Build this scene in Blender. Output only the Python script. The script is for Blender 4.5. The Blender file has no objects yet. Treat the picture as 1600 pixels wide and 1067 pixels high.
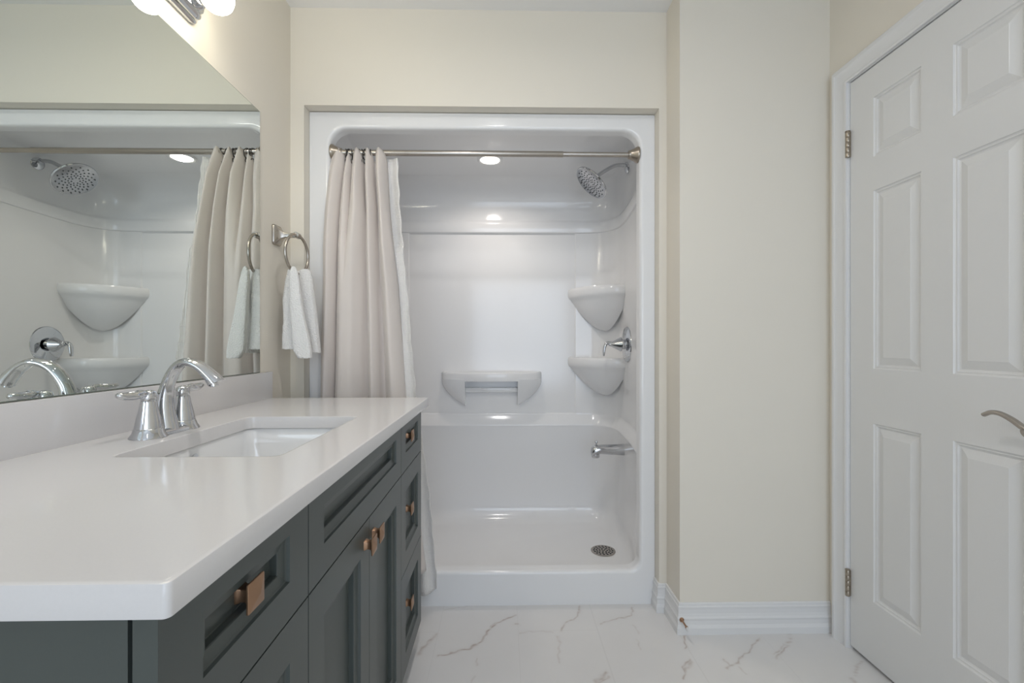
import bpy, bmesh, math, random
from mathutils import Vector, Matrix, noise
C = bpy.context.scene.collection
S = bpy.context.scene
PI = math.pi
random.seed(4)

# ------------------------------------------------------------------ camera
F = 711.0                        # focal length in pixels (16 mm lens)
CAMZ = 1.10
YAW = math.atan(13.0 / F)        # turned slightly to the right
cam_d = bpy.data.cameras.new('camera'); cam = bpy.data.objects.new('camera', cam_d); C.objects.link(cam)
cam.location = (0, 0, CAMZ); cam.rotation_euler = (PI / 2, 0, -YAW)
cam_d.sensor_width = 36; cam_d.lens = 36 * F / 1600; cam_d.shift_y = 3.5 / 1600
cam_d.clip_start = 0.02
S.camera = cam

def ray(px, py):
    u = (px - 800) / F; w = (537 - py) / F
    c, s = math.cos(YAW), math.sin(YAW)
    return Vector((u * c + s, -u * s + c, w))
def at_y(px, py, Y):
    d = ray(px, py); t = Y / d.y; return Vector((d.x * t, Y, CAMZ + d.z * t))
def at_x(px, py, X):
    d = ray(px, py); t = X / d.x; return Vector((X, d.y * t, CAMZ + d.z * t))
def at_z(px, py, Z):
    d = ray(px, py); t = (Z - CAMZ) / d.z; return Vector((d.x * t, d.y * t, Z))

# ------------------------------------------------------------------ world, exposure, daylight
S.view_settings.view_transform = 'Standard'; S.view_settings.look = 'None'
S.view_settings.gamma = 1; S.view_settings.use_curve_mapping = False
S.view_settings.exposure = 0.23
w = bpy.data.worlds.new('world'); S.world = w; w.use_nodes = True
w.node_tree.nodes['Background'].inputs[0].default_value = (0.75, 0.85, 1, 1)
w.node_tree.nodes['Background'].inputs[1].default_value = 1.0

def area(name, loc, rot, sx, sy, power, col, spread=PI):
    l = bpy.data.lights.new(name, 'AREA'); l.shape = 'RECTANGLE'; l.size = sx; l.size_y = sy
    l.energy = power; l.color = col; l.spread = spread
    o = bpy.data.objects.new(name, l); C.objects.link(o); o.location = loc; o.rotation_euler = rot
    return o
# daylight outside the window in the rear wall
area('window_daylight', (0.30, -2.58, 1.28), (PI / 2, 0, 0), 1.9, 2.1, 31, (0.73, 0.85, 1.0))
BULB = 15.0; POT_SHOWER = 12.0; POT_ROOM = 12.0

# ------------------------------------------------------------------ materials
M = {}
def mat(name, col, rough=0.5, metal=0.0, spec=0.5, coat=0.0, emit=None, es=0, bump=None, vary=None, sheen=0, coat_r=0.05):
    m = bpy.data.materials.new(name); m.use_nodes = True; nt = m.node_tree; N = nt.nodes; L = nt.links
    b = N['Principled BSDF']
    b.inputs['Base Color'].default_value = (*col, 1); b.inputs['Roughness'].default_value = rough
    b.inputs['Metallic'].default_value = metal; b.inputs['Specular IOR Level'].default_value = spec
    b.inputs['Coat Weight'].default_value = coat; b.inputs['Coat Roughness'].default_value = coat_r
    b.inputs['Sheen Weight'].default_value = sheen
    if emit: b.inputs['Emission Color'].default_value = (*emit, 1); b.inputs['Emission Strength'].default_value = es
    tc = N.new('ShaderNodeTexCoord')
    if vary:
        sc, amt = vary
        n = N.new('ShaderNodeTexNoise'); n.inputs['Scale'].default_value = sc; n.inputs['Detail'].default_value = 5
        L.new(tc.outputs['Object'], n.inputs['Vector'])
        mx = N.new('ShaderNodeMix'); mx.data_type = 'RGBA'
        mx.inputs[6].default_value = (*[c * (1 - amt) for c in col], 1); mx.inputs[7].default_value = (*[min(1, c * (1 + amt)) for c in col], 1)
        L.new(n.outputs['Fac'], mx.inputs[0]); L.new(mx.outputs[2], b.inputs['Base Color'])
    if bump:
        sc, st, dist = bump[:3]; scale3 = bump[3] if len(bump) > 3 else (1, 1, 1)
        mp = N.new('ShaderNodeMapping'); mp.inputs['Scale'].default_value = scale3
        L.new(tc.outputs['Object'], mp.inputs['Vector'])
        n = N.new('ShaderNodeTexNoise'); n.inputs['Scale'].default_value = sc; n.inputs['Detail'].default_value = 3
        L.new(mp.outputs[0], n.inputs['Vector'])
        bp = N.new('ShaderNodeBump'); bp.inputs['Strength'].default_value = st; bp.inputs['Distance'].default_value = dist
        L.new(n.outputs['Fac'], bp.inputs['Height']); L.new(bp.outputs[0], b.inputs['Normal'])
    M[name] = m; return m
mat('cream_paint', (0.82, 0.773, 0.685), 0.55, spec=0.3, bump=(260, 0.08, 0.001), vary=(3, 0.01))
mat('ceiling_paint', (0.91, 0.91, 0.91), 0.8, spec=0.2, bump=(180, 0.15, 0.001))
mat('trim_paint', (0.80, 0.80, 0.80), 0.28, spec=0.45, bump=(40, 0.03, 0.001))
mat('door_paint', (0.78, 0.78, 0.775), 0.33, spec=0.45, bump=(55, 0.16, 0.0012, (1, 9, 0.7)))
mat('acrylic', (0.855, 0.855, 0.86), 0.115, spec=0.5, bump=(6, 0.02, 0.004))
mat('quartz', (0.72, 0.705, 0.705), 0.12, spec=0.5, vary=(320, 0.02))
mat('ceramic', (0.86, 0.86, 0.86), 0.06, spec=0.6, coat=0.5)
mat('cabinet_paint', (0.073, 0.086, 0.082), 0.36, spec=0.45, bump=(90, 0.03, 0.0005), vary=(5, 0.04))
mat('dark_gap', (0.01, 0.012, 0.012), 0.8)
mat('chrome', (0.62, 0.63, 0.65), 0.05, metal=1, vary=(8, 0.02))
mat('nickel', (0.44, 0.405, 0.365), 0.27, metal=1, bump=(300, 0.05, 0.0003), vary=(30, 0.06))
mat('nickel_dark', (0.40, 0.35, 0.29), 0.30, metal=1, vary=(40, 0.1))
mat('bronze', (0.40, 0.245, 0.155), 0.36, metal=0.9, bump=(200, 0.1, 0.0004), vary=(60, 0.18))
mat('bronze_dark', (0.16, 0.085, 0.05), 0.42, metal=0.85, vary=(60, 0.2))
mat('mirror_glass', (0.81, 0.85, 0.82), 0.0, metal=1, vary=(1.0, 0.004))
mat('mirror_edge', (0.16, 0.20, 0.17), 0.2, spec=0.6, vary=(20, 0.05))
mat('bulb', (1, 0.98, 0.95), 0.3, emit=(1.0, 0.93, 0.74), es=BULB, vary=(2, 0.0))
mat('pot_lens', (1, 1, 1), 0.3, emit=(1.0, 0.92, 0.83), es=POT_SHOWER, vary=(2, 0.0))
mat('room_lens', (1, 1, 1), 0.3, emit=(1.0, 0.95, 0.90), es=POT_ROOM, vary=(2, 0.0))
mat('curtain_cloth', (0.74, 0.68, 0.64), 0.85, spec=0.15, sheen=0.3, bump=(900, 0.12, 0.0004), vary=(12, 0.02))
mat('liner_cloth', (0.86, 0.84, 0.82), 0.7, spec=0.2, sheen=0.2)
mat('terry', (0.93, 0.92, 0.91), 0.95, spec=0.1, sheen=0.5, bump=(260, 1.0, 0.006))
mat('black_metal', (0.015, 0.013, 0.012), 0.4, spec=0.5, vary=(30, 0.1))
mat('rubber_white', (0.75, 0.75, 0.75), 0.6, vary=(30, 0.02))
mat('nozzle_rubber', (0.06, 0.065, 0.07), 0.6, vary=(30, 0.05))
mat('head_face', (0.50, 0.51, 0.53), 0.22, metal=0.85, vary=(30, 0.03))
# waffle texture on the liner
m = M['liner_cloth']; N = m.node_tree.nodes; L = m.node_tree.links
tc = N.new('ShaderNodeTexCoord'); wv = []
for d in ('X', 'Z'):
    wt = N.new('ShaderNodeTexWave'); wt.bands_direction = d; wt.inputs['Scale'].default_value = 55; wt.inputs['Distortion'].default_value = 0.4
    L.new(tc.outputs['Object'], wt.inputs['Vector']); wv.append(wt)
ad = N.new('ShaderNodeMath'); ad.operation = 'ADD'; L.new(wv[0].outputs['Fac'], ad.inputs[0]); L.new(wv[1].outputs['Fac'], ad.inputs[1])
bp = N.new('ShaderNodeBump'); bp.inputs['Strength'].default_value = 0.45; bp.inputs['Distance'].default_value = 0.002
L.new(ad.outputs[0], bp.inputs['Height']); L.new(bp.outputs[0], N['Principled BSDF'].inputs['Normal'])
# marble floor: the vein attribute is laid out on the mesh
m = mat('marble', (0.78, 0.77, 0.765), 0.16, spec=0.5); N = m.node_tree.nodes; L = m.node_tree.links; b = N['Principled BSDF']
at = N.new('ShaderNodeAttribute'); at.attribute_name = 'vein'
sp = N.new('ShaderNodeSeparateColor'); L.new(at.outputs['Color'], sp.inputs[0])
tc = N.new('ShaderNodeTexCoord'); n1 = N.new('ShaderNodeTexNoise'); n1.inputs['Scale'].default_value = 3.2; n1.inputs['Detail'].default_value = 6
L.new(tc.outputs['Object'], n1.inputs['Vector'])
c0 = N.new('ShaderNodeMix'); c0.data_type = 'RGBA'; c0.inputs[6].default_value = (0.70, 0.69, 0.69, 1); c0.inputs[7].default_value = (0.82, 0.81, 0.80, 1)
L.new(n1.outputs['Fac'], c0.inputs[0])
c1 = N.new('ShaderNodeMix'); c1.data_type = 'RGBA'; c1.inputs[7].default_value = (0.36, 0.26, 0.21, 1)
L.new(c0.outputs[2], c1.inputs[6]); L.new(sp.outputs[0], c1.inputs[0])
c2 = N.new('ShaderNodeMix'); c2.data_type = 'RGBA'; c2.inputs[7].default_value = (0.55, 0.54, 0.53, 1)
L.new(c1.outputs[2], c2.inputs[6]); L.new(sp.outputs[1], c2.inputs[0]); L.new(c2.outputs[2], b.inputs['Base Color'])

# ------------------------------------------------------------------ builders
WL = {}
def tag(o, label=None, cat=None, group=None, kind=None):
    if label: o['label'] = label
    if cat: o['category'] = cat
    if group: o['group'] = group
    if kind: o['kind'] = kind
    return o
def thing(name, label, cat, loc, group=None):
    o = bpy.data.objects.new(name, None); C.objects.link(o); o.location = loc; o.empty_display_size = 0.05
    WL[o] = Vector(loc); return tag(o, label, cat, group)
class MB:
    """collects shapes in world coordinates; build() links them as one mesh object"""
    def __init__(s): s.v = []; s.f = []; s.mi = []; s.cur = 0
    def add(s, vs, fs):
        k = len(s.v); s.v += [Vector(v) for v in vs]
        s.f += [[k + i for i in f] for f in fs]; s.mi += [s.cur] * len(fs); return s
    def box(s, x0, x1, y0, y1, z0, z1, bev=0.0, seg=2):
        bm = bmesh.new(); bmesh.ops.create_cube(bm, size=1)
        for v in bm.verts: v.co = Vector(((x0 + x1) / 2 + v.co.x * (x1 - x0), (y0 + y1) / 2 + v.co.y * (y1 - y0), (z0 + z1) / 2 + v.co.z * (z1 - z0)))
        if bev: bmesh.ops.bevel(bm, geom=bm.edges[:], offset=bev, segments=seg, profile=0.6, affect='EDGES')
        bm.verts.index_update(); s.add([v.co for v in bm.verts], [[v.index for v in f.verts] for f in bm.faces]); bm.free(); return s
    def loft(s, loops, closed=True, cap0=False, cap1=False):
        n = len(loops[0]); vs = [p for l in loops for p in l]; fs = []
        for i in range(len(loops) - 1):
            for j in range(n if closed else n - 1):
                a = i * n + j; b_ = i * n + (j + 1) % n; fs.append([a, b_, b_ + n, a + n])
        if cap0: fs.append(list(range(n))[::-1])
        if cap1: fs.append([(len(loops) - 1) * n + j for j in range(n)])
        return s.add(vs, fs)
    def lathe(s, prof, o, axis=(0, 0, 1), n=32, cap0=True, cap1=True, sx=1, sy=1):
        o = Vector(o); ax = Vector(axis).normalized(); t = ax.orthogonal().normalized() if abs(ax.z) < .99 else Vector((1, 0, 0)); q = ax.cross(t)
        return s.loft([[o + ax * h + (t * math.cos(a) * sx + q * math.sin(a) * sy) * r for a in [2 * PI * k / n for k in range(n)]] for r, h in prof], True, cap0, cap1)
    def tube(s, pts, rad, n=16, flat=None, cap=True, up=(0, 1, 0), endn=None):
        """flat: per-point factor on the half width across 'up'"""
        pts = [Vector(p) for p in pts]
        if not hasattr(rad, '__len__'): rad = [rad] * len(pts)
        loops = []
        for i, p in enumerate(pts):
            d = (pts[min(i + 1, len(pts) - 1)] - pts[max(i - 1, 0)]).normalized()
            if endn and i == len(pts) - 1: d = Vector(endn).normalized()
            sd = Vector(up) - d * Vector(up).dot(d); sd.normalize(); nn = d.cross(sd); fl = flat[i] if flat else 1
            loops.append([p + sd * math.cos(a) * rad[i] * 1.0 + nn * math.sin(a) * rad[i] * fl for a in [2 * PI * k / n for k in range(n)]])
        return s.loft(loops, True, cap, cap)
    def torus(s, o, R, r, axis, a0=0, a1=2 * PI, n=32, m=8, ref=None):
        ax = Vector(axis).normalized(); t = (Vector(ref) - ax * Vector(ref).dot(ax)).normalized() if ref else ax.orthogonal().normalized(); q = ax.cross(t); o = Vector(o); full = abs(a1 - a0 - 2 * PI) < 1e-6
        loops = []
        for i in range(n + (0 if full else 1)):
            a = a0 + (a1 - a0) * i / n; c = t * math.cos(a) + q * math.sin(a)
            loops.append([o + c * (R + r * math.cos(b_)) + ax * r * math.sin(b_) for b_ in [2 * PI * k / m for k in range(m)]])
        if full: loops.append(loops[0])
        return s.loft(loops, True, not full, not full)
    def build(s, name, mats, parent=None, smooth=None, loc=None, doubles=True):
        if isinstance(mats, str): mats = [mats]
        o0 = WL[parent] if parent is not None else Vector(loc if loc else (0, 0, 0))
        me = bpy.data.meshes.new(name); me.from_pydata([tuple(v - o0) for v in s.v], [], s.f)
        for k in mats: me.materials.append(M[k])
        me.polygons.foreach_set('material_index', s.mi)
        bm = bmesh.new(); bm.from_mesh(me)
        if doubles: bmesh.ops.remove_doubles(bm, verts=bm.verts, dist=1e-5)
        bmesh.ops.recalc_face_normals(bm, faces=bm.faces); bm.to_mesh(me); bm.free()
        ob = bpy.data.objects.new(name, me); C.objects.link(ob)
        if parent is not None: ob.parent = parent
        else: ob.location = o0
        WL[ob] = o0
        if smooth:
            me.polygons.foreach_set('use_smooth', [True] * len(me.polygons))
            me.set_sharp_from_angle(angle=math.radians(smooth))
        return ob
def struct(name, mb, mats, smooth=None, parent=None):
    o = mb.build(name, mats, parent, smooth)
    if parent is None: o['kind'] = 'structure'
    return o
def spline(pts, n=8):
    """catmull-rom"""
    pts = [Vector(p) for p in pts]; P = [pts[0] * 2 - pts[1]] + pts + [pts[-1] * 2 - pts[-2]]; out = []
    for i in range(1, len(P) - 2):
        for k in range(n):
            t = k / n; a, b_, c, d = P[i - 1:i + 3]
            out.append(0.5 * ((2 * b_) + (c - a) * t + (2 * a - 5 * b_ + 4 * c - d) * t * t + (3 * b_ - a - 3 * c + d) * t ** 3))
    out.append(pts[-1]); return out
def rrect(x0, x1, z0, z1, r, seg=8):
    """rounded rectangle in 2D, r = one radius or four (x1z1, x0z1, x0z0, x1z0)"""
    if not hasattr(r, '__len__'): r = [r] * 4
    out = []
    for (cx, cz, sx, sz, a0, rr) in ((x1, z1, -1, -1, 0, r[0]), (x0, z1, 1, -1, PI / 2, r[1]), (x0, z0, 1, 1, PI, r[2]), (x1, z0, -1, 1, 1.5 * PI, r[3])):
        for k in range(seg + 1):
            a = a0 + PI / 2 * k / seg; out.append((cx + sx * rr + rr * math.cos(a), cz + sz * rr + rr * math.sin(a)))
    return out
def panelled(mb, us, vs, panels, prof, fn):
    """face split on a grid; cells listed in panels get concentric rings prof=[(inset, depth)]"""
    for i in range(len(us) - 1):
        for j in range(len(vs) - 1):
            u0, u1, v0, v1 = us[i], us[i + 1], vs[j], vs[j + 1]
            if (i, j) in panels:
                loops = [[fn(u0 + a, v0 + a, d), fn(u1 - a, v0 + a, d), fn(u1 - a, v1 - a, d), fn(u0 + a, v1 - a, d)] for a, d in prof]
                mb.loft(loops, True, False, True)
            else: mb.add([fn(u0, v0, 0), fn(u1, v0, 0), fn(u1, v1, 0), fn(u0, v1, 0)], [[0, 1, 2, 3]])
    return mb

# ------------------------------------------------------------------ room shell
XL, XR, YB, YJ, XJ, YR, H = -0.865, 1.250, 1.862, 1.722, 0.671, -2.40, 2.464
OX0, OX1, OZ = -0.8105, 0.6395, 2.069         # opening for the shower
# floor with veins
def seg_d(p, a, b_):
    ab = b_ - a; t = max(0, min(1, (p - a).dot(ab) / max(1e-9, ab.dot(ab)))); return (p - a - ab * t).length
VE = [([(170,170),(205,160),(240,152),(262,147),(305,125),(312,108),(322,95),(338,80),(355,65),(385,52),(412,42)],.55,1.3), ([(320,95),(345,66),(362,60)],.3,1),
 ([(610,12),(611,28),(608,45),(570,65),(560,78),(555,92)],.42,1.2), ([(545,108),(550,130),(545,160),(548,190)],.22,1.2), ([(775,18),(778,32),(770,45),(745,50),(720,55),(675,68)],.4,1.1),
 ([(778,72),(786,84),(796,97)],.2,1), ([(790,120),(795,132),(802,150)],.16,1), ([(940,98),(939,120),(942,146)],.55,1.1), ([(958,182),(945,190),(936,205),(940,225),(935,243)],.5,1.2),
 ([(960,185),(950,200),(940,215)],.35,2.2), ([(665,252),(680,238),(695,222)],.4,2.4), ([(672,254),(700,234)],.4,1.2), ([(1070,210),(1082,200),(1108,192),(1110,178),(1140,160),(1152,140),(1176,114)],.45,1.2),
 ([(1062,178),(1072,188),(1080,200)],.3,1.1), ([(1108,205),(1118,213),(1130,225)],.28,1), ([(1262,98),(1270,112),(1268,125),(1258,140),(1245,155),(1225,176)],.42,1.2), ([(1245,130),(1240,150),(1218,165)],.28,1.2),
 ([(1492,188),(1478,200),(1470,215),(1478,232)],.4,1.3), ([(1460,240),(1470,252)],.4,1.2), ([(408,70),(420,69)],.6,1.3), ([(425,99),(450,94),(480,92),(530,95)],.2,1), ([(190,26),(225,20),(262,13)],.2,1),
 ([(105,168),(125,142),(150,118),(165,103)],.35,2.2), ([(112,158),(135,128),(168,104)],.45,1.0), ([(290,175),(286,188),(290,200)],.22,1), ([(280,235),(272,252)],.22,1)]
veins = []
for pl, a, wd in VE:
    pts = [at_z(600 + x / 2, 940 + y / 2, 0).xy for x, y in pl]
    bb = (min(p.x for p in pts) - .02, max(p.x for p in pts) + .02, min(p.y for p in pts) - .02, max(p.y for p in pts) + .02)
    veins.append((pts, a, wd, bb))
# more veins on the rest of the floor
for k in range(46):
    x, y = random.uniform(XL, XR), random.uniform(YR, 1.30); an = random.uniform(0.5, 1.3); pts = []
    for i in range(7):
        pts.append(Vector((x, y))); an += random.uniform(-.5, .5); x += .035 * math.cos(an); y += .035 * math.sin(an)
    bb = (min(p.x for p in pts) - .02, max(p.x for p in pts) + .02, min(p.y for p in pts) - .02, max(p.y for p in pts) + .02)
    veins.append((pts, .45, 1.2, bb))
def cuts(a, b_, f0, f1, fine, coarse):
    out = [a]; x = a
    while x < b_ - 1e-6:
        x = min(b_, x + (fine if f0 <= x < f1 else coarse)); out.append(x)
    return out
fx = cuts(XL - .1, XR + .1, -0.34, 1.02, .0024, .012); fy = cuts(YR, 1.98, 1.36, 1.93, .0026, .012)
mb = MB(); nx = len(fx)
vs = [(x, y, 0) for y in fy for x in fx]
fs = [[j * nx + i, j * nx + i + 1, (j + 1) * nx + i + 1, (j + 1) * nx + i] for j in range(len(fy) - 1) for i in range(nx - 1)]
me = bpy.data.meshes.new('floor'); me.from_pydata(vs, [], fs); me.materials.append(M['marble'])
ca = me.color_attributes.new('vein', 'FLOAT_COLOR', 'POINT'); data = [0.0] * (4 * len(vs))
rows = {}
for pts, a, wd, bb in veins:
    i0 = next((i for i, x in enumerate(fx) if x >= bb[0]), 0); i1 = max([i for i, x in enumerate(fx) if x <= bb[1]] + [0])
    j0 = next((j for j, y in enumerate(fy) if y >= bb[2]), 0); j1 = max([j for j, y in enumerate(fy) if y <= bb[3]] + [0])
    for j in range(j0, j1 + 1):
        for i in range(i0, i1 + 1):
            x, y = fx[i], fy[j]
            wob = Vector((noise.noise(Vector((x * 38, y * 38, 1))), noise.noise(Vector((x * 38, y * 38, 7))))) * .008
            q = Vector((x, y)) + wob; d = min(seg_d(q, pts[k], pts[k + 1]) for k in range(len(pts) - 1))
            br = 0.45 + 0.9 * max(0, noise.noise(Vector((x * 60, y * 60, 3))) + .45)
            val = a * br * math.exp(-(d / (.0029 * wd)) ** 2) * .9 + .12 * a * math.exp(-(d / .012) ** 2)
            k = 4 * (j * nx + i)
            data[k] = min(.85, max(data[k], val))
JX = [0.056 + .305 * k for k in range(-4, 6)]
for j, y in enumerate(fy):
    for i, x in enumerate(fx):
        k = 4 * (j * nx + i); dx = min(abs(x - q) for q in JX); col = int(math.floor((x - .056) / .305))
        dy = abs(((y - 1.742 - (.305 if col % 2 else 0)) + .305) % .61 - .305)
        data[k + 1] = .18 if min(dx, dy) < .0014 else 0; data[k + 3] = 1
ca.data.foreach_set('color', data)
fl = bpy.data.objects.new('floor', me); C.objects.link(fl); fl['kind'] = 'structure'

struct('ceiling', MB().box(XL - .1, XR + .15, YR - .1, 1.98, H, H + .1), 'ceiling_paint')
struct('wall_left', MB().box(XL - .1, XL, YR - .1, 1.98, 0, H), 'cream_paint')
mb = MB(); mb.box(XL, OX0, YB, 1.98, 0, H); mb.box(OX0, OX1, YB, 1.98, OZ, H); mb.box(OX1, XJ + .02, YB, 1.98, 0, H)
struct('wall_back', mb, 'cream_paint')
struct('wall_corner', MB().box(XJ, XR + .1, YJ, 1.98, 0, H), 'cream_paint')
mb = MB()
mb.box(-.99, -.87, 1.98, 2.85, 0, H); mb.box(.70, .82, 1.98, 2.85, 0, H); mb.box(-.99, .82, 2.75, 2.85, 0, H); mb.box(-.87, .70, 1.98, 2.75, 2.16, 2.26)
struct('wall_alcove', mb, 'cream_paint')
# right wall with the door opening
DY1, DW = 1.6205, 0.654; DY0 = DY1 - DW; DZ = 2.040
mb = MB(); mb.box(XR, XR + .12, DY1 + .008, YJ + .02, 0, H); mb.box(XR, XR + .12, DY0 - .008, DY1 + .008, DZ + .008, H); mb.box(XR, XR + .12, YR - .1, DY0 - .008, 0, H)
struct('wall_right', mb, 'cream_paint')
# rear wall with a window
wx0, wx1, wz0, wz1 = -.55, 1.12, .35, 2.20
mb = MB(); mb.box(XL, wx0, YR - .1, YR, 0, H); mb.box(wx1, XR, YR - .1, YR, 0, H); mb.box(wx0, wx1, YR - .1, YR, 0, wz0); mb.box(wx0, wx1, YR - .1, YR, wz1, H)
struct('wall_rear', mb, 'cream_paint')
mb = MB()
for a, b_, c, d in ((wx0 - .06, wx0 + .03, wz0 - .06, wz1 + .06), (wx1 - .03, wx1 + .06, wz0 - .06, wz1 + .06), (wx0, wx1, wz0 - .06, wz0 + .03), (wx0, wx1, wz1 - .03, wz1 + .06), (.135, .165, wz0, wz1)):
    mb.box(a, b_, YR - .03, YR + .015, c, d, .003)
struct('window_1', mb, 'trim_paint')

# baseboard: moulded profile swept with mitred corners
BP = [(0, .115), (.004, .115), (.006, .112), (.006, .104), (.009, .101), (.009, .098), (.008, .092), (.008, .076), (.010, .066), (.013, .060), (.013, .056), (.0115, .052), (.012, .036), (.014, .030), (.016, .024), (.016, .0), (0, 0)]
def baseboard(name, path):
    loops = []; P = [Vector(p) for p in path]
    def nrm(a, b_): d = (b_ - a).normalized(); return Vector((d.y, -d.x))
    for i, p in enumerate(P):
        n0 = nrm(P[i - 1], p) if i else nrm(p, P[1]); n1 = nrm(p, P[i + 1]) if i < len(P) - 1 else n0
        mdir = (n0 + n1).normalized(); k = 1 / max(.3, mdir.dot(n0))
        loops.append([(p.x + mdir.x * o * k, p.y + mdir.y * o * k, z) for o, z in BP])
    struct(name, MB().loft(loops, True, True, True), 'trim_paint')
baseboard('baseboard_back', [(OX1, 1.912), (OX1, YB), (XJ, YB), (XJ, YJ), (XR - .001, YJ)])
baseboard('baseboard_left', [(XL, YR), (XL, .36)])

# door casing (profile swept round the opening)
CP = [(0.0, 0), (0.0, .010), (.006, .012), (.012, .009), (.020, .010), (.034, .013), (.046, .016), (.050, .019), (.060, .019), (.064, .016), (.066, 0)]   # (distance from opening, projection)
loops = []
for (y, z, my, mz) in ((DY1 + .005, 0, 1, 0), (DY1 + .005, DZ + .005, 1, 1), (DY0 - .005, DZ + .005, -1, 1), (DY0 - .005, 0, -1, 0)):
    loops.append([(XR - p, y + my * d, z + mz * d) for d, p in CP])
struct('trim_1', MB().loft(loops, True, True, True), 'trim_paint', smooth=35)
mb = MB()   # jamb
mb.box(XR - .001, XR + .12, DY1 + .002, DY1 + .012, 0, DZ + .012); mb.box(XR - .001, XR + .12, DY0 - .012, DY0 - .002, 0, DZ + .012)
mb.box(XR - .001, XR + .12, DY0 - .002, DY1 + .002, DZ + .003, DZ + .013); mb.box(XR + .045, XR + .06, DY0, DY1, 0, DZ)
struct('trim_2', mb, 'trim_paint')

# door: moulded six panel door
mb = MB(); z0, z1 = .014, DZ - .001
us = [DY0, 1.068, 1.2454, 1.342, 1.5185, DY1]
vs_ = [z0, .224, .830, 1.015, 1.618, 1.733, 1.934, z1]
prof = [(0, 0), (.002, -.003), (.005, -.0045), (.008, -.004), (.011, -.0075), (.015, -.009), (.037, -.002), (.0385, -.0012)]
panelled(mb, us, vs_, {(i, j) for i in (1, 3) for j in (1, 3, 5)}, prof, lambda u, v, d: (XR + .002 - d, u, v))
mb.add([(XR + .002, DY0, z0), (XR + .002, DY1, z0), (XR + .002, DY1, z1), (XR + .002, DY0, z1), (XR + .038, DY0, z0), (XR + .038, DY1, z0), (XR + .038, DY1, z1), (XR + .038, DY0, z1)],
       [[0, 1, 5, 4], [1, 2, 6, 5], [2, 3, 7, 6], [3, 0, 4, 7], [4, 5, 6, 7]])
door = struct('door_1', mb, 'door_paint')
for zc in (1.818, .236):
    mb = MB(); yb = DY1 + .001; xb = XR - .0075
    for k in range(5):
        mb.lathe([(.0072, 0), (.0078, .001), (.0078, .0172), (.0072, .0182)], (xb, yb, zc - .046 + k * .0185), n=16)
    mb.lathe([(.005, 0), (.0085, .001), (.0085, .003), (.004, .0055)], (xb, yb, zc + .0465), n=16)
    mb.box(xb, XR + .003, yb - .004, yb - .001, zc - .045, zc + .046)
    mb.build('hinge', 'nickel_dark', door, smooth=40)
mb = MB()
hx = XR - .058
mb.lathe([(.031, 0), (.032, .003), (.030, .008), (.022, .011), (.012, .014), (.011, .05), (.014, .054), (.014, .064), (.009, .068)], (XR + .002, 1.012, .900), (-1, 0, 0), n=32)
pts = spline([(hx, 1.004, .900), (hx - .002, 1.021, .908), (hx, 1.045, .9215), (hx, 1.070, .9318), (hx + .001, 1.092, .9322), (hx + .003, 1.111, .9235)], 6)
n_ = len(pts); mb.tube(pts, [.0088 - .0022 * (i / (n_ - 1)) for i in range(n_)], 14, flat=[.8] * n_, up=(1, 0, 0))
mb.build('handle', 'nickel', door, smooth=50)

# door stop on the baseboard
t = thing('door_stop', 'small bronze door stop screwed into the white baseboard', 'door stop', (at_y(1065, 968, YJ - .012)))
p = WL[t]
MB().lathe([(.0085, 0), (.0088, .003), (.006, .006), (.0035, .008), (.0035, .045), (.0058, .046), (.0062, .055)], p, (0, -1, 0), n=18).build('post', 'bronze', t, 40)
MB().lathe([(.0062, .055), (.0066, .057), (.0064, .064), (.0045, .066)], p, (0, -1, 0), n=18).build('rubber_tip', 'rubber_white', t, 40)

# ------------------------------------------------------------------ shower stall
YF = 1.913
stall = thing('shower_stall', 'white glossy one-piece shower stall with shelves set into the back wall', 'shower', (-.09, YF, 0))
HX0, HX1, HZ0, HZ1 = -.7265, .576, .143, 2.000
def hole(e, y): return [(x, y, z) for x, z in rrect(HX0 - e, HX1 + e, HZ0 - e, HZ1 + e, (.075, .075, .05, .05), 10)]
def outer(y):
    out = []; hl = rrect(HX0, HX1, HZ0, HZ1, (.075, .075, .05, .05), 10); x0, x1, z0, z1 = OX0 + .001, OX1 - .001, .0, 2.066
    cs = [(x1, z1), (x0, z1), (x0, z0), (x1, z0)]
    for q in range(4):
        h = hl[q * 11:(q + 1) * 11]
        for k, (hx_, hz_) in enumerate(h):
            a = k / 10; cx, cz = cs[q]
            # spread points round the corner
            if q % 2 == 0: out.append((cx, y, hz_ + (cz - hz_) * min(1, 2 * a))) if a <= .5 else out.append((cx + (hx_ - cx) * (2 * a - 1), y, cz))
            else: out.append((hx_ + (cx - hx_) * min(1, 2 * a), y, cz)) if a <= .5 else out.append((cx, y, cz + (hz_ - cz) * (2 * a - 1)))
    return out
mb = MB(); mb.loft([outer(1.965), outer(YF), hole(.016, YF), hole(.012, YF), hole(.0075, YF + .0015), hole(.003, YF + .005), hole(.0005, YF + .011), hole(0, YF + .02), hole(0, 1.965), outer(1.965)])
mb.build('front_frame', 'acrylic', stall, 40)
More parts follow.
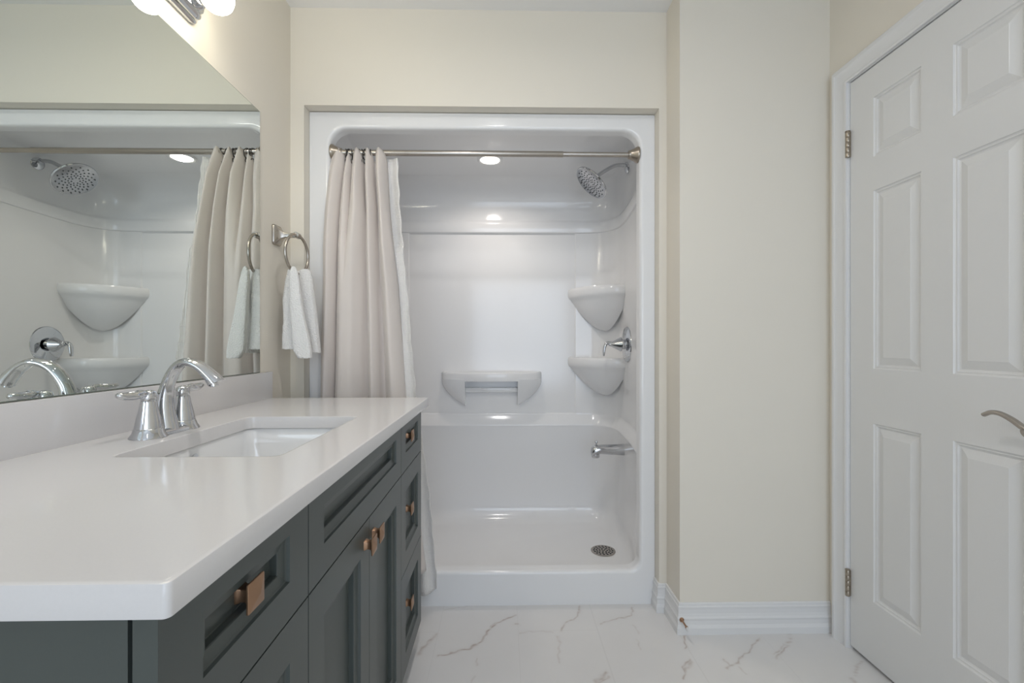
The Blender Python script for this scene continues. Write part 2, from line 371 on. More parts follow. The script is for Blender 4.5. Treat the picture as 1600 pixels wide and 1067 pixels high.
# inner shell
XC = -.068
right = [(.429, 2.742, 0), (.435, 2.742, 1), (.483, 2.740, 1)]      # third: 1 = outside the recessed panel
x0_, y0_, x1_, y1_ = .483, 2.740, .668, 2.54
arc = []
for k in range(1, 13):
    a = PI / 2 * k / 12; e = .92
    arc.append((x0_ + (x1_ - x0_) * math.sin(a) ** e, y1_ + (y0_ - y1_) * max(0, math.cos(a)) ** .80, 1))
right += arc + [(.666, 2.48, 1), (.660, 2.38, 1), (.649, 2.25, 1), (.631, 2.10, 1), (.608, 1.95, 1)]
left = [(2 * XC - x, y, k) for x, y, k in reversed(right)]
path = left + right
def shell_loop(o, z, zone):
    n = len(path); out = []
    for i, (x, y, k) in enumerate(path):
        a = path[max(0, i - 1)]; b_ = path[min(n - 1, i + 1)]; d = Vector((b_[0] - a[0], b_[1] - a[1])).normalized(); nr = Vector((d.y, -d.x))
        oo = (o * (.30 + .70 * abs(d.x) ** 1.5) if z > 1.9 else o) - (.007 if (zone and not k) else 0); q = (x + nr.x * oo, y + nr.y * oo)
        out.append((q[0], min(max(q[1], 1.95), 9) if i not in (0, n - 1) else 1.95, z))
    return out
PR = []
r = .085
for k in range(0, 9):
    a = PI / 2 * k / 8; PR.append((.026 + r * (1 - math.sin(a)), .052 + r * (1 - math.cos(a)), 0))
PR += [(.024, .60, 0), (.027, .609, 0), (.0275, .613, 0), (.026, .618, 0), (.006, .662, 0), (.002, .669, 0), (.0005, .674, 0), (0, .676, 0), (0, .683, 1), (0, 1.20, 1), (0, 1.758, 1), (0, 1.765, 0), (.008, 1.768, 0), (.010, 1.772, 0), (.010, 1.822, 0), (.008, 1.830, 0), (.002, 1.838, 0), (0, 1.846, 0)]
r = .15
for k in range(0, 11):
    a = PI / 2 * k / 10; PR.append((r * (1 - math.cos(a)), 1.908 + r * math.sin(a), 0))
loops = [shell_loop(o, z, zn) for o, z, zn in PR]
mb = MB(); mb.loft(loops, False); n_ = len(path)
mb.add(loops[0], [list(range(n_))]); mb.add(loops[-1], [list(range(n_))[::-1]])
mb.build('wall_shell', 'acrylic', stall, 32)
# corner shelves
def corner_shelf(zt, th, zb):
    A, Cc, B = Vector((.385, 2.765)), Vector((.43, 2.48)), Vector((.70, 2.475)); K = Vector((.70, 2.765)); foot = Vector((.605, 2.685))
    base = []
    for k in range(21):
        t_ = k / 20; base.append(A * (1 - t_) ** 2 + Cc * 2 * t_ * (1 - t_) + B * t_ * t_)
    base.append(K); cen = Vector((.59, 2.65)); lp = []
    def sec(s_, z, c=cen): return [(c.x + (p.x - c.x) * s_, c.y + (p.y - c.y) * s_, z) for p in base]
    for s_, dz in ((.70, -.004), (.86, -.003), (.88, 0), (.93, .003), (.965, .002), (.988, -.005), (1.0, -.016), (1.0, -th * .5), (.985, -th * .72), (.95, -th * .88), (.90, -th)): lp.append(sec(s_, zt + dz))
    n2 = 18
    for k in range(1, n2 + 1):
        q = 1 - (1 - k / n2) ** 1.6; c = cen.lerp(foot, q); s_ = .885 * (1 - q) ** .60 + .02 * q; z = (zt - th) + (zb - zt + th) * q
        lp.append(sec(max(.05, s_), z, c))
    MB().loft(lp, True, True, True).build('corner_shelf', 'acrylic', stall, 50)
corner_shelf(1.424, .062, 1.175)
corner_shelf(1.018, .062, .795)
# soap shelf
sx, aa, bb_, yw = -.072, .300, .115, 2.749
mb = MB()
def half(a, b_, z, x0=-1, x1=1, n=28):
    pts = []
    for k in range(n + 1):
        x = x0 + (x1 - x0) * k / n; c = max(0, 1 - (x / a) ** 2) if a > 0 else 0; pts.append((sx + x, yw - b_ * c ** .45, z))
    pts += [(sx + x1, yw + .01, z), (sx + x0, yw + .01, z)]; return pts
TZ = .932
lp = [half(aa * s_, bb_ * s2, z, -aa * s_ * .999, aa * s_ * .999, 40) for s_, s2, z in ((.80, .70, TZ - .006), (.93, .88, TZ - .005), (.96, .92, TZ), (.985, .965, TZ), (.997, .99, TZ - .005), (1, 1, TZ - .014), (1, 1, TZ - .045), (.995, .985, TZ - .052))]
mb.loft(lp, True, True, True)
for sg in (-1, 1):
    lp = []
    for k in range(15):
        q = k / 14; z = TZ - .04 - q * .160; a = aa * (1 - .02 * q) if q < .15 else .158 + (aa * .997 - .158) * max(0, 1 - ((q - .15) / .85) ** 1.5) ** .8
        a = max(a, .164); b2 = bb_ * (1 - .72 * q ** 1.3); xi = .155
        l = []
        n3 = 14
        for j in range(n3 + 1):
            x = xi + (a - xi) * math.sin(PI / 2 * j / n3); c = max(0, 1 - ((x - xi) / (a - xi)) ** 2) * (1 - (xi / aa) ** 2) + 0
            l.append((sx + sg * x, yw - b2 * (max(0, c) ** .45), z))
        l += [(sx + sg * a, yw + .01, z), (sx + sg * xi, yw + .01, z)]; lp.append(l)
    mb.loft(lp, True, True, True)
mb.box(sx - .156, sx + .156, yw - .035, yw + .01, TZ - .122, TZ - .094, .006)
mb.build('soap_shelf', 'acrylic', stall, 45)
# drain
dc = at_z(942.5, 860.5, .053)
mb = MB(); mb.lathe([(.062, 0), (.062, .002), (.058, .0035), (.054, .003)], dc, n=40, cap1=True)
drain = mb.build('drain', 'nickel', stall, 40)
mb = MB()
for rr, cnt, sz in ((.046, 16, .0048), (.033, 12, .0046), (.020, 7, .0044), (.007, 3, .0036)):
    for k in range(cnt):
        a = 2 * PI * k / cnt + rr * 40; o = (dc.x + rr * math.cos(a), dc.y + rr * math.sin(a), .0562)
        mb.lathe([(sz, 0), (sz, .0006)], o, n=10)
mb.build('drain_hole', 'nozzle_rubber', drain)

# recessed light in the shower ceiling
def pot(loc, lens, label, watt, spread, k=1, col=(1, .91, .82)):
    t = thing('recessed_or_fill_light', label, 'light', loc)
    p = Vector(loc)
    l = bpy.data.lights.new('lamp', 'AREA'); l.shape = 'DISK'; l.size = .07 * k; l.energy = watt; l.color = col; l.spread = math.radians(spread)
    o = bpy.data.objects.new('lamp', l); C.objects.link(o); o.parent = t; o.location = (0, 0, -.012)
    MB().lathe([(r_ * k, h) for r_, h in [(.066, .0), (.066, -.004), (.058, -.008), (.050, -.006), (.048, .0)]], p, n=40, cap0=False, cap1=False).build('trim_ring', 'ceiling_paint', t, 40)
    MB().lathe([(.049 * k, -.002), (.030 * k, -.005), (.001, -.006)], p, n=40).build('lens', lens, t, 40)
pot((-.071, 2.365, 2.058), 'pot_lens', 'small round recessed light glowing in the shower ceiling', 1.7, 150)
pot((.16, -.72, H), 'room_lens', 'round recessed light in the room ceiling nearer the rear window', 0.5, 170, 1, (1, .96, .92))
pot((-.05, .84, H), 'room_lens', 'added round fill light in the room ceiling beside the vanity', 4.2, 170, 1.0, (1, .97, .97))  # unseen fill light, added to brighten the left and back walls

# curtain rod
RY, RZ = 1.940, 1.930
rz = CAMZ + (537 - 240.5) * (RY / F); RZ = rz
t = thing('curtain_rod', 'brushed nickel tension rod spanning the top of the shower opening', 'curtain rod', (-.08, RY, RZ))
jx = at_y(879, 240, RY).x
MB().lathe([(.0125, 0), (.0125, jx + .70), (.0118, jx + .702)], (-.70, RY, RZ), (1, 0, 0), n=24).build('outer_tube', 'nickel', t, 40)
MB().lathe([(.0105, 0), (.0105, .55 - jx)], (jx, RY, RZ), (1, 0, 0), n=24).build('inner_tube', 'nickel', t, 40)
for x, s_ in ((HX0, 1), (HX1, -1)):
    MB().lathe([(.033, 0), (.034, .004), (.032, .009), (.026, .018), (.021, .030), (.018, .036), (.018, .042), (.012, .043)], (x, RY, RZ), (s_, 0, 0), n=28).build('end_flange', 'nickel_dark', t, 40)

# shower head
hy = 2.350
fl = at_y(981.5, 259.5, hy); hc = at_y(925, 285, hy)
t = thing('showerhead', 'round chrome rain shower head on a bent arm', 'shower head', fl)
wallx = .645
mb = MB(); mb.lathe([(.038, 0), (.038, .004), (.031, .010), (.018, .014), (.012, .016)], (wallx, hy, fl.z), (-1, 0, 0), n=28); mb.build('escutcheon', 'chrome', t, 40)
nrm_ = Vector((-.68, -.10, -.72)).normalized(); back = hc - nrm_ * .030
pts = spline([(wallx, hy, fl.z + .004), (wallx - .05, hy, fl.z + .004), (wallx - .085, hy, fl.z - .006), (back + -nrm_ * .035)[:], back[:]], 6)
MB().tube(pts, .0098, 16).build('arm', 'chrome', t, 50)
mb = MB(); mb.lathe([(.0135, -.012), (.0155, -.008), (.0155, .004), (.012, .008), (.018, .014), (.024, .018), (.030, .020), (.060, .0225), (.092, .026), (.1005, .031), (.101, .035), (.097, .039)], back, nrm_, n=56, cap1=True)
hd = mb.build('head', 'chrome', t, 35)
MB().lathe([(.096, .0388), (.094, .0405), (.02, .0415)], back, nrm_, n=56).build('spray_face', 'head_face', hd, 40)
mb = MB(); tt = nrm_.orthogonal().normalized(); qq = nrm_.cross(tt)
for arm in range(14):
    for k in range(6):
        rr = .018 + .0125 * k; a = 2 * PI * arm / 14 + k * .22
        if k < 1 and arm % 2: continue
        mb.lathe([(.0036, 0), (.0032, .002)], back + nrm_ * .0405 + (tt * math.cos(a) + qq * math.sin(a)) * rr, nrm_, n=8)
mb.build('nozzle', 'nozzle_rubber', hd)

# valve
vc = Vector((.6605, 2.415, at_y(980, 538, 2.415).z))
t = thing('shower_valve', 'chrome shower valve with round plate and curved lever handle', 'shower valve', vc)
MB().lathe([(.092, 0), (.094, .003), (.091, .008), (.072, .012), (.050, .013), (.040, .016), (.034, .016)], vc, (-1, 0, 0), n=48).build('escutcheon', 'chrome', t, 40)
MB().lathe([(.026, .015), (.026, .034), (.037, .035), (.038, .038), (.034, .046), (.024, .064), (.012, .088), (.010, .098), (.006, .102)], vc, (-1, 0, 0), n=36).build('handle_hub', 'chrome', t, 30)
x0 = vc.x - .094
pts = spline([(x0 + .01, vc.y, vc.z + .006), (x0 - .012, vc.y, vc.z + .008), (x0 - .026, vc.y, vc.z - .006), (x0 - .032, vc.y, vc.z - .032), (x0 - .034, vc.y, vc.z - .062)], 6)
n_ = len(pts); MB().tube(pts, [.0095 + .0045 * math.sin(PI * i / (n_ - 1)) * (i / n_) for i in range(n_)], 14, flat=[1 - .5 * i / n_ for i in range(n_)]).build('lever', 'chrome', t, 50)
# tub spout
sc = Vector((.648, 2.40, at_y(955, 702.5, 2.40).z))
t = thing('tub_spout', 'chrome spout with lift knob low on the shower wall', 'spout', sc)
lp = []
for dx, rz_, ry_, dz in ((0, .0300, .031, 0), (.004, .0310, .032, 0), (.02, .0300, .031, 0), (.09, .0262, .029, .001), (.135, .0245, .028, .002), (.152, .0255, .028, .001), (.166, .0290, .027, -.003), (.176, .0285, .025, -.007), (.184, .0220, .020, -.011), (.187, .008, .008, -.012)):
    lp.append([(sc.x - dx, sc.y + ry_ * math.cos(a), sc.z + dz + rz_ * math.sin(a)) for a in [2 * PI * k / 28 for k in range(28)]])
mb = MB(); mb.loft(lp, True, True, True); mb.lathe([(.021, 0), (.021, .018), (.018, .021)], (sc.x - .162, sc.y, sc.z - .020), (0, 0, -1), n=24); mb.build('spout_body', 'chrome', t, 45)
MB().lathe([(.004, 0), (.004, .012), (.0075, .013), (.0085, .018), (.006, .023)], (sc.x - .158, sc.y, sc.z + .024), n=18).build('lift_knob', 'chrome', t, 40)
MB().box(sc.x - .001, sc.x + .014, sc.y - .030, sc.y + .030, sc.z - .030, sc.z + .030, .004).build('wall_plate', 'acrylic', t, 40)

# ------------------------------------------------------------------ curtain and liner
def lerp_rows(rows, z):
    """rows: [(z, [values])] top first"""
    if z >= rows[0][0]: return rows[0][1]
    for (za, a), (zb, b_) in zip(rows, rows[1:]):
        if z >= zb:
            t_ = (za - z) / (za - zb); t_ = t_ * t_ * (3 - 2 * t_) if False else t_; return [p + (q - p) * t_ for p, q in zip(a, b_)]
    return rows[-1][1]
def xs(pxs, y, Y): return [at_y(p, y, Y).x for p in pxs]
zof = lambda y, Y: CAMZ + (537 - y) * Y / F
crow = [(zof(235, 1.94), xs([516, 540, 550.5, 566, 582, 603], 240, 1.93)), (zof(330, 1.92), xs([508, 531, 548, 571, 589, 609], 330, 1.91)), (zof(450, 1.90), xs([504, 527, 543, 571, 593, 622], 450, 1.89)),
        (zof(620, 1.89), xs([499, 521, 538, 571, 597, 634], 620, 1.88)), (.10, xs([497, 522, 545, 585, 618, 668], 850, 1.875))]
ampl = [.046, .036, .056, .052, .056]
ZT = zof(235, 1.94)
t = thing('shower_curtain', 'beige fabric shower curtain bunched at the left of the opening', 'curtain', (-.62, RY, 0))
nz = 90; zb = .16; per = 22; grid = []
for iz in range(nz + 1):
    f_ = iz / nz; row = []
    for k in range(5):
        for j in range(per + (1 if k == 4 else 0)):
            s_ = j / per; b_ = math.sin(PI * (s_ if k < 3 else max(0, (s_ - .10) / .90))) ** .5
            ztop = ZT - .050 * (1 - b_ ** .8) - (.02 if k in (1,) else 0)
            z = ztop + (zb - ztop) * f_
            B = lerp_rows(crow, z); x = B[k] + (B[k + 1] - B[k]) * (s_ + .06 * math.sin(2 * PI * s_ ))
            yc = 1.945 - .060 * min(1, max(0, (1.95 - z) / .45)) ** .8
            w_ = 1 if z < 1.8 else .55 + .45 * (ZT - z) / (ZT - 1.8)
            am = ampl[k] * w_ * (1.0 - .25 * (1 if k == 1 and z < 1.2 else 0))
            mg = min(1, max(0, (1.80 - z) / .45))
            if k in (1, 2): b_ = b_ * (1 - mg) + mg * math.sin(PI * (k - 1 + s_) / 2) ** .55; am = ampl[2] * mg + am * (1 - mg)
            y = yc + .016 - am * b_ * 1.2 + .0035 * noise.noise(Vector((x * 14, 2, z * 3.2)))
            x += .003 * noise.noise(Vector((k * 3, 5, z * 2.5)))
            row.append((x, y, z))
    grid.append(row)
mb = MB(); mb.loft(grid, False)
cl = mb.build('fabric', 'curtain_cloth', t, 80)
sm = cl.modifiers.new('solid', 'SOLIDIFY'); sm.thickness = .0016
for k, px in enumerate((541, 546, 550, 561.5, 566, 571, 580, 588.5)):
    x = at_y(px, 240, RY).x; ax = Vector((1, (.5, -.35, .3, -.5, .45, -.2, .1, .25)[k], .12 * (-1) ** k))
    mb = MB(); mb.torus((x, RY, RZ - .008), .0215, .0017, ax, n=28, m=8)
    mb.torus((x, RY - .008, RZ - .040), .0085, .0015, ax, n=18, m=6); mb.build('curtain_ring', 'black_metal', t, 60)

lrow = [(zof(250, 1.95), xs([590, 622], 250, 1.955)), (zof(330, 1.93), xs([597, 626], 330, 1.94)), (zof(450, 1.9), xs([608, 636], 450, 1.915)), (zof(620, 1.89), xs([618, 651], 620, 1.905)), (zof(780, 1.89), xs([636, 672], 780, 1.90)), (.05, xs([646, 684], 930, 1.90))]
t = thing('curtain_liner', 'white waffle-weave shower liner showing past the beige curtain edge', 'curtain liner', (-.5, RY, 0))
grid = []; z1_ = zof(250, 1.955)
for iz in range(101):
    row = []
    for j in range(61):
        s_ = j / 60; zb = .052 + .030 * s_ ** 3; z = z1_ + (zb - z1_) * iz / 100; B = lerp_rows(lrow, z)
        yc = 1.958 - .060 * min(1, max(0, (1.98 - z) / .9))
        edge = .0025 * math.sin(z * 95) * max(0, (s_ - .75) / .25)
        y = yc + .006 * math.sin(s_ * 9 + z * 1.2) + edge + .006 * noise.noise(Vector((s_ * 3, 1, z * 2)))
        row.append((B[0] + (B[1] - B[0]) * s_ + .002 * math.sin(z * 55) * s_ ** 4, min(y, 1.955 if z > 1.5 else 1.908), z))
    grid.append(row)
lb = MB().loft(grid, False).build('fabric', 'liner_cloth', t, 80)
sm = lb.modifiers.new('solid', 'SOLIDIFY'); sm.thickness = .0012
hem = MB().loft([[(r_[-1][0] + .0005, r_[-1][1] - .002, r_[-1][2]), (r_[-1][0] + .001, r_[-1][1] + .0015, r_[-1][2]), (r_[-4][0], r_[-4][1] - .0025, r_[-4][2])] for r_ in grid], True, True, True)
hem.build('hem', 'liner_cloth', t, 80)

# ------------------------------------------------------------------ towel ring and towel
rc = Vector((-.784, 1.742, CAMZ + (537 - 398.5) * 1.742 / F)); RR = .0735
t = thing('towel_ring', 'brushed nickel towel ring on the left wall by the mirror', 'towel ring', (XL, 1.742, rc.z + RR))
zc = rc.z + RR - .002
lp = []
for dx, h, y_ in ((0, .038, .030), (.006, .038, .030), (.010, .036, .028), (.016, .026, .020), (.026, .015, .0125), (.040, .0095, .0095), (.062, .008, .008), (.070, .0085, .0085)):
    lp.append([(XL + dx, 1.742 + a, zc + b_) for a, b_ in rrect(-y_, y_, -h, h, min(y_, h) * .35, 4)])
MB().loft(lp, True, True, True).build('wall_post', 'nickel', t, 40)
MB().tube([(rc.x, 1.742 - .013, zc), (rc.x, 1.742 + .013, zc)], .011, 20, up=(1, 0, 0)).build('clasp', 'nickel', t, 40)
MB().torus(rc, RR, .0055, (math.cos(math.radians(8)), -math.sin(math.radians(8)), 0), n=64, m=14).build('ring', 'nickel', t, 60)

mb = MB()
def lobe(rows, yc, ydep, ph, nfold, amp, seed):
    """rows: (py, left px, right px); closed sections hanging down"""
    lp = []; n = 56
    zz = []
    for (ya, la, ra), (yb_, lb_, rb) in zip(rows, rows[1:]):
        m_ = max(2, int((yb_ - ya) / 2.2))
        for k in range(m_): q = k / m_; zz.append((ya + (yb_ - ya) * q, la + (lb_ - la) * q, ra + (rb - ra) * q))
    zz.append(rows[-1])
    for idx, (py, l_, r_) in enumerate(zz):
        f_ = idx / (len(zz) - 1)
        A = at_y(l_, py, yc); B_ = at_y(r_, py, yc); cx = (A.x + B_.x) / 2; hw = (B_.x - A.x) / 2; dep = ydep * (.55 + .45 * min(1, f_ * 3))
        loop = []
        for k in range(n):
            a = 2 * PI * k / n; m_ = 1 + amp * math.sin(nfold * a + ph + 1.2 * f_) + .05 * noise.noise(Vector((math.cos(a) * 1.5, math.sin(a) * 1.5 + seed, py * .03)))
            x = math.copysign(abs(math.cos(a)) ** .8, math.cos(a)); y = math.copysign(abs(math.sin(a)) ** .8, math.sin(a))
            droop = .004 * noise.noise(Vector((math.cos(a) * 2, math.sin(a) * 2, seed + 4))) * (1 if f_ > .96 else 0)
            loop.append((cx + hw * x * (m_ if abs(x) < .9 else 1), yc + dep * y * m_, A.z + droop))
        lp.append(loop)
    # top rounding and open, folded-in bottom
    top = lp[0]; c0_ = Vector((sum(p[0] for p in top) / n, yc, top[0][2] + .004)); lp.insert(0, [tuple(Vector(p).lerp(c0_, .5) + Vector((0, 0, .002))) for p in top])
    bot = lp[-1]; cb = Vector((sum(p[0] for p in bot) / n, yc, bot[0][2]))
    lp.append([tuple(Vector(p).lerp(cb, .10) + Vector((0, 0, -.001))) for p in bot]); lp.append([tuple(Vector(p).lerp(cb, .25) + Vector((0, 0, .006))) for p in bot]); lp.append([tuple(Vector(p).lerp(cb, .5) + Vector((0, 0, .02))) for p in bot])
    mb.loft(lp, True, True, True)
lobe([(422, 450, 462), (440, 446, 466), (470, 442.5, 468), (490, 443.5, 466), (507, 443.5, 466), (509, 442.5, 466), (520, 442.5, 467), (522, 441.8, 467), (545, 441.5, 470)], 1.725, .020, .4, 3, .07, 1)
lobe([(418, 456, 462), (425, 453, 465), (440, 453, 468), (470, 454, 472), (500, 456, 477), (530, 458, 484), (548, 460, 487), (559, 467, 487)], 1.690, .017, 1.6, 3, .09, 5)
lobe([(422, 470, 484), (427, 460, 486), (434, 457, 488), (450, 457, 490), (490, 458, 495), (520, 462, 498), (540, 466, 500), (551, 470, 501)], 1.765, .026, 2.6, 4, .09, 9)
tw = mb.build('towel', 'terry', None, 60, loc=(-.79, 1.74, 1.05))
tag(tw, 'white terry hand towel folded through the towel ring', 'towel')

# ------------------------------------------------------------------ mirror and vanity light
MXp = -.8605
mb = MB(); my0, my1, mz0, mz1 = .40, 1.625, .9985, 1.920
mb.box(XL + .0005, MXp - .0008, my0, my1, mz0, mz1); mb.cur = 1
mb.add([(MXp, my0 + .002, mz0 + .002), (MXp, my1 - .002, mz0 + .002), (MXp, my1 - .002, mz1 - .002), (MXp, my0 + .002, mz1 - .002)], [[0, 1, 2, 3]]); mb.cur = 0
mb.loft([[(MXp - .0008, my0, mz0), (MXp - .0008, my1, mz0), (MXp - .0008, my1, mz1), (MXp - .0008, my0, mz1)], [(MXp, my0 + .002, mz0 + .002), (MXp, my1 - .002, mz0 + .002), (MXp, my1 - .002, mz1 - .002), (MXp, my0 + .002, mz1 - .002)]])
mr = mb.build('wall_mirror', ['mirror_edge', 'mirror_glass'], None, loc=(XL, 1.01, mz0))
tag(mr, 'large frameless wall mirror standing on the backsplash above the vanity', 'mirror')

t = thing('vanity_light', 'chrome bar light with round globe bulbs above the mirror', 'light', (XL, 1.0, 2.03))
lp = []
for dx, e in ((0, 0), (.010, 0), (.014, -.004), (.018, -.006), (.024, -.007), (.027, -.012), (.031, -.016), (.038, -.018), (.040, -.022)):
    lp.append([(XL + dx, y, z) for y, z in rrect(.69 - e, 1.290 + e, 1.982 - e, 2.090 + e, .028 + e * .4, 6)])
MB().loft(lp, True, True, True).build('backplate', 'chrome', t, 35)
for yb_ in (1.236, 1.078, .920, .762):
    so = MB().lathe([(.030, 0), (.031, .004), (.026, .012), (.020, .016), (.0195, .030), (.016, .032)], (XL + .038, yb_, 2.030), (1, 0, 0), n=28).build('socket', 'chrome', t, 40)
    pf = [(.012, -.052), (.016, -.044), (.020, -.036)] + [(.0405 * math.sin(a), -.0405 * math.cos(a)) for a in [PI * k / 20 for k in range(4, 20)]] + [(.001, .0405)]
    MB().lathe(pf, (-.769, yb_, 2.030), (1, 0, 0), n=32).build('globe_bulb', 'bulb', so, 60)

# ------------------------------------------------------------------ vanity
CZ, CT = .902, .031; CX0, CX1, CY0, CY1 = XL + .001, -.277, .381, 1.685
# cabinet
FX = -.303; BX = -.325; VZ0, VZ1 = .085, CZ - CT
cab = thing('vanity_cabinet', 'dark green vanity cabinet with framed drawers and doors under white top', 'cabinet', (-.6, 1.03, 0))
mb = MB(); mb.box(XL + .004, BX - .006, .407, 1.673, VZ0, VZ0 + .02); mb.box(XL + .004, XL + .012, .407, 1.673, VZ0, VZ1); mb.box(XL + .012, BX - .0062, .407, .424, VZ0 + .02, VZ1); mb.box(XL + .012, BX - .004, 1.656, 1.673, VZ0 + .02, VZ1); mb.box(XL + .012, BX - .004, .706, .718, VZ0 + .02, VZ1); mb.box(XL + .012, BX - .004, 1.346, 1.358, VZ0 + .02, VZ1)
mb.build('carcass', 'cabinet_paint', cab)
mb = MB(); mb.box(BX - .0066, BX - .0015, .422, 1.671, VZ0 + .002, VZ1 - .004); mb.build('gap_shade', 'dark_gap', cab)  # near-black box that paints the shade in the gaps behind the fronts
MB().box(XL + .03, -.39, .41, 1.66, 0, VZ0).build('toe_kick', 'cabinet_paint', cab)
def front(kind, y0, y1, z0, z1, knob=None, rails=(.052, .040)):
    g = .0014; y0 += g; y1 -= g; z0 += g; z1 -= g; st = .060
    lo, hi = rails; mb = MB()
    us = [y0, y0 + st, y1 - st, y1]; vs_ = [z0, z0 + lo, z1 - hi, z1]
    prof = [(0, 0), (.0012, -.0045), (.003, -.0062), (.0165, -.0090), (.0174, -.0105), (.0178, -.0195), (.0190, -.0200)]
    panelled(mb, us, vs_, {(1, 1)}, prof, lambda u, v, d: (FX + d, u, v))
    e = .0012
    mb.loft([[(FX, y0, z0), (FX, y1, z0), (FX, y1, z1), (FX, y0, z1)], [(BX, y0, z0), (BX, y1, z0), (BX, y1, z1), (BX, y0, z1)]], True, False, True)
    fr = mb.build(kind, 'cabinet_paint', cab)
    if knob:
        ky, kz, kx = knob
        R4 = lambda h, r_=.0015: rrect(-h, h, -h, h, r_, 3); P = lambda h, dx: [(kx + dx, ky + a, kz + b_) for a, b_ in R4(h, min(.002, h * .3))]
        kb = MB(); kb.loft([P(.0100, 0), P(.0095, .003), P(.0082, .006), P(.0082, .011), P(.0095, .0145), P(.0130, .0172), P(.0178, .0185), P(.0182, .0192), P(.0182, .0208), P(.0178, .0214)], True, True, False)
        kb.loft([P(.0178, .0214), P(.0006, .0262)], True, False, True)
        kb.build('knob', 'bronze', fr, 25)
    return fr
YS = [.403, .712, 1.032, 1.352, 1.676]; ZS = [VZ0, .400, .709, VZ1 - .001]
kp = FX - .0200
for (a, b_) in ((0, 1), (3, 4)):
    yc = (YS[a] + YS[b_]) / 2
    front('drawer', YS[a], YS[b_], ZS[2], ZS[3], (yc + .004, .796, kp))
    front('drawer', YS[a], YS[b_], ZS[1], ZS[2], (yc, (ZS[1] + ZS[2]) / 2, kp), (.055, .060))
    front('drawer', YS[a], YS[b_], ZS[0], ZS[1], (yc, (ZS[0] + ZS[1]) / 2, kp), (.055, .060))
front('false_front', YS[1], YS[3], ZS[2], ZS[3])
front('door', YS[1], YS[2], ZS[0], ZS[2], (YS[2] - .031, .661, FX), (.064, .064))
front('door', YS[2], YS[3], ZS[0], ZS[2], (YS[2] + .031, .661, FX), (.064, .064))
# countertop with sink cut-out
ct = thing('countertop', 'glossy white quartz countertop with rectangular sink opening and backsplash', 'countertop', (-.575, 1.03, CZ - CT))
sx0, sx1, sy0, sy1 = -.690, -.396, .808, 1.245
def hl(e, z, sx0=sx0, sx1=sx1, sy0=sy0, sy1=sy1, r=.022): return [(x, y, z) for x, y in rrect(sx0 - e, sx1 + e, sy0 - e, sy1 + e, r, 8)]
def ol(e, z):
    out = []; h = rrect(sx0, sx1, sy0, sy1, .022, 8); c = rrect(CX0 + e, CX1 - e, CY0 + e, CY1 - e, .006, 8)
    return [(x, y, z) for x, y in c]
mb = MB(); zb_ = CZ - CT
mb.loft([hl(0, zb_), ol(.002, zb_), ol(.0006, zb_ + .0008), ol(0, zb_ + .0025), ol(0, CZ - .003), ol(.0008, CZ - .0009), ol(.003, CZ), ol(.006, CZ), hl(.005, CZ), hl(.0012, CZ), hl(.0003, CZ - .0004), hl(0, CZ - .0015), hl(0, zb_)])
mb.build('slab', 'quartz', ct, 35)
MB().box(XL + .001, XL + .018, CY0, CY1, CZ - .0003, .9975, .0015).build('backsplash', 'quartz', ct, 35)
# sink bowl
sk = thing('sink', 'white rectangular undermount sink basin below the countertop opening', 'sink', (-.54, 1.016, CZ - .17))
mb = MB(); L0 = CZ - CT - .0015
def sl(e, z, r): return [(x, y, z) for x, y in rrect(sx0 - e, sx1 + e, sy0 - e, sy1 + e, r, 8)]
mb.loft([sl(.03, L0 - .006, .04), sl(.03, L0, .04), sl(.006, L0, .028), sl(.004, L0 - .003, .028), sl(.0, L0 - .04, .03), sl(-.006, L0 - .10, .04), sl(-.014, L0 - .125, .045), sl(-.03, L0 - .138, .05), sl(-.06, L0 - .143, .05), sl(-.13, L0 - .146, .018)], True, False, True)
mb.loft([sl(.03, L0 - .006, .04), sl(.012, L0 - .008, .03), sl(.004, L0 - .10, .04), sl(-.02, L0 - .148, .05), sl(-.12, L0 - .155, .02)], True, False, True)
mb.build('basin', 'ceramic', sk, 50)
MB().lathe([(.022, 0), (.022, .002), (.017, .003), (.016, .001)], (-.54, 1.026, L0 - .1465), n=28).build('drain', 'chrome', sk, 40)
MB().lathe([(.011, 0), (.012, .002), (.007, .0035)], at_x(303, 717, -.688), (1, 0, -.05), n=20).build('overflow', 'chrome', sk, 40)

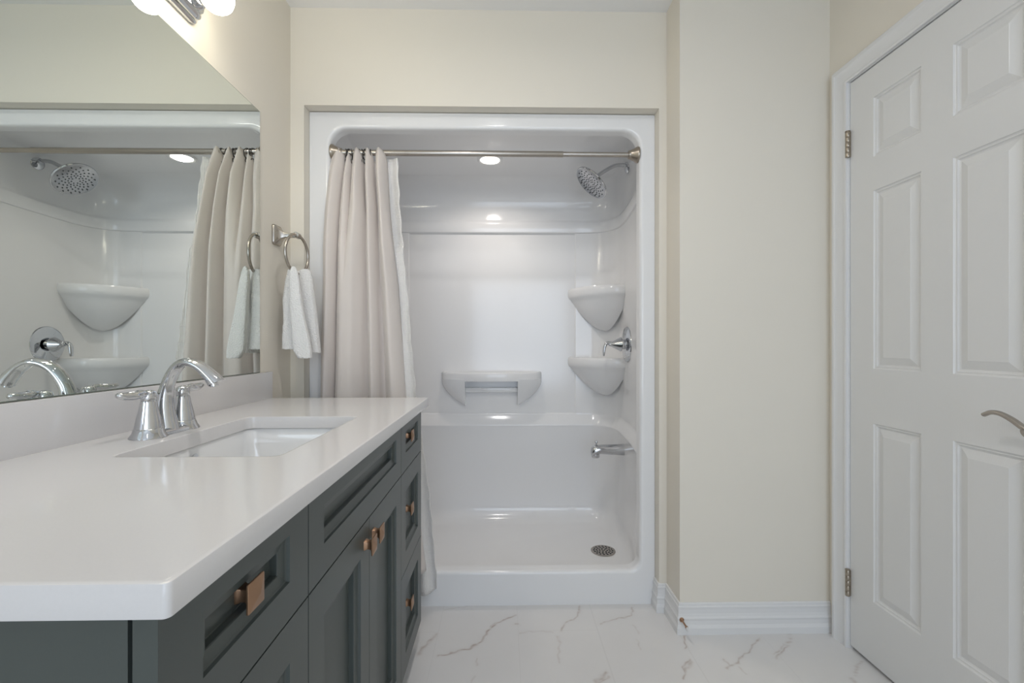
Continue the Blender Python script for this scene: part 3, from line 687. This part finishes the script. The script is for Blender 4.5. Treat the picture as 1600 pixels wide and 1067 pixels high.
# faucet
fy_, fxx = 1.029, -.752
fc = thing('faucet', 'chrome two-handle sink faucet with arched spout', 'faucet', (fxx, fy_, CZ))
mb = MB(); lp = []
for e, z in ((0, 0), (0, .004), (-.003, .008), (-.009, .012), (-.014, .0135)):
    lp.append([(x, y, CZ + z) for x, y in rrect(fxx - .028 - e, fxx + .028 + e, fy_ - .080 - e, fy_ + .080 + e, .027 + e, 8)])
mb.loft(lp, True, True, True); mb.build('base_plate', 'chrome', fc, 50)
for s_ in (-1, 1):
    yy = fy_ + s_ * .0510
    MB().lathe([(.0340, 0), (.0335, .002), (.0290, .009), (.0262, .0185), (.0252, .0192), (.0252, .0205), (.0215, .040), (.0172, .058), (.0148, .073), (.0140, .0765)], (fxx, yy, CZ + .0005), n=36).build('handle_base', 'chrome', fc, 28)
    hb = MB(); hb.lathe([(.0136, .0768), (.0142, .078), (.0142, .088), (.0130, .094), (.009, .098), (.003, .0995)], (fxx, yy, CZ + .0005), n=32)
    pts = spline([(fxx, yy, CZ + .091), (fxx + .002, yy + s_ * .018, CZ + .0945), (fxx + .001, yy + s_ * .034, CZ + .0925), (fxx - .003, yy + s_ * .054, CZ + .0925), (fxx - .004, yy + s_ * .074, CZ + .0965)], 6); n_ = len(pts)
    hb.tube(pts, [.0095, .0095] + [.0065 + .0060 * math.sin(PI * max(0, (i - 5) / (n_ - 6))) ** .8 for i in range(2, n_ - 1)] + [.003], 16, flat=[.9, .9] + [.72 if i > 10 else .85 for i in range(2, n_)], up=(1, 0, 0))
    hb.build('handle', 'chrome', fc, 50)
sp_ = spline([(fxx + .001, fy_, CZ + .004), (fxx - .003, fy_, CZ + .035), (fxx - .004, fy_, CZ + .072), (fxx + .006, fy_, CZ + .112), (fxx + .028, fy_, CZ + .146), (fxx + .056, fy_, CZ + .158), (fxx + .084, fy_, CZ + .148), (fxx + .106, fy_, CZ + .128), (fxx + .120, fy_, CZ + .112)], 6)
sp_ = [Vector((p_.x, p_.y - .015 * min(1, max(0, (p_.x - fxx) / .06)), p_.z)) for p_ in sp_]; n_ = len(sp_); rad = []; flt = []
for i in range(n_):
    q = i / (n_ - 1); rad.append(.0245 - .0095 * min(1, q / .35) + .0025 * max(0, (q - .4) / .6)); flt.append(1.0 - .42 * min(1, max(0, (q - .25) / .35)) + .40 * max(0, (q - .68) / .32) ** 1.3)
MB().tube(sp_, rad, 24, flat=flt, endn=(.41, 0, -.91)).build('spout', 'chrome', fc, 50)
MB().lathe([(.0085, 0), (.0085, .012), (.007, .013)], (fxx + .112, fy_ - .015, CZ + .116), (.25, 0, -1), n=20).build('aerator', 'chrome', fc, 40)
MB().lathe([(.003, 0), (.003, .060), (.006, .063), (.0085, .070), (.006, .076), (.002, .078)], (fxx - .021, fy_, CZ + .012), n=18).build('lift_rod', 'chrome', fc, 40)
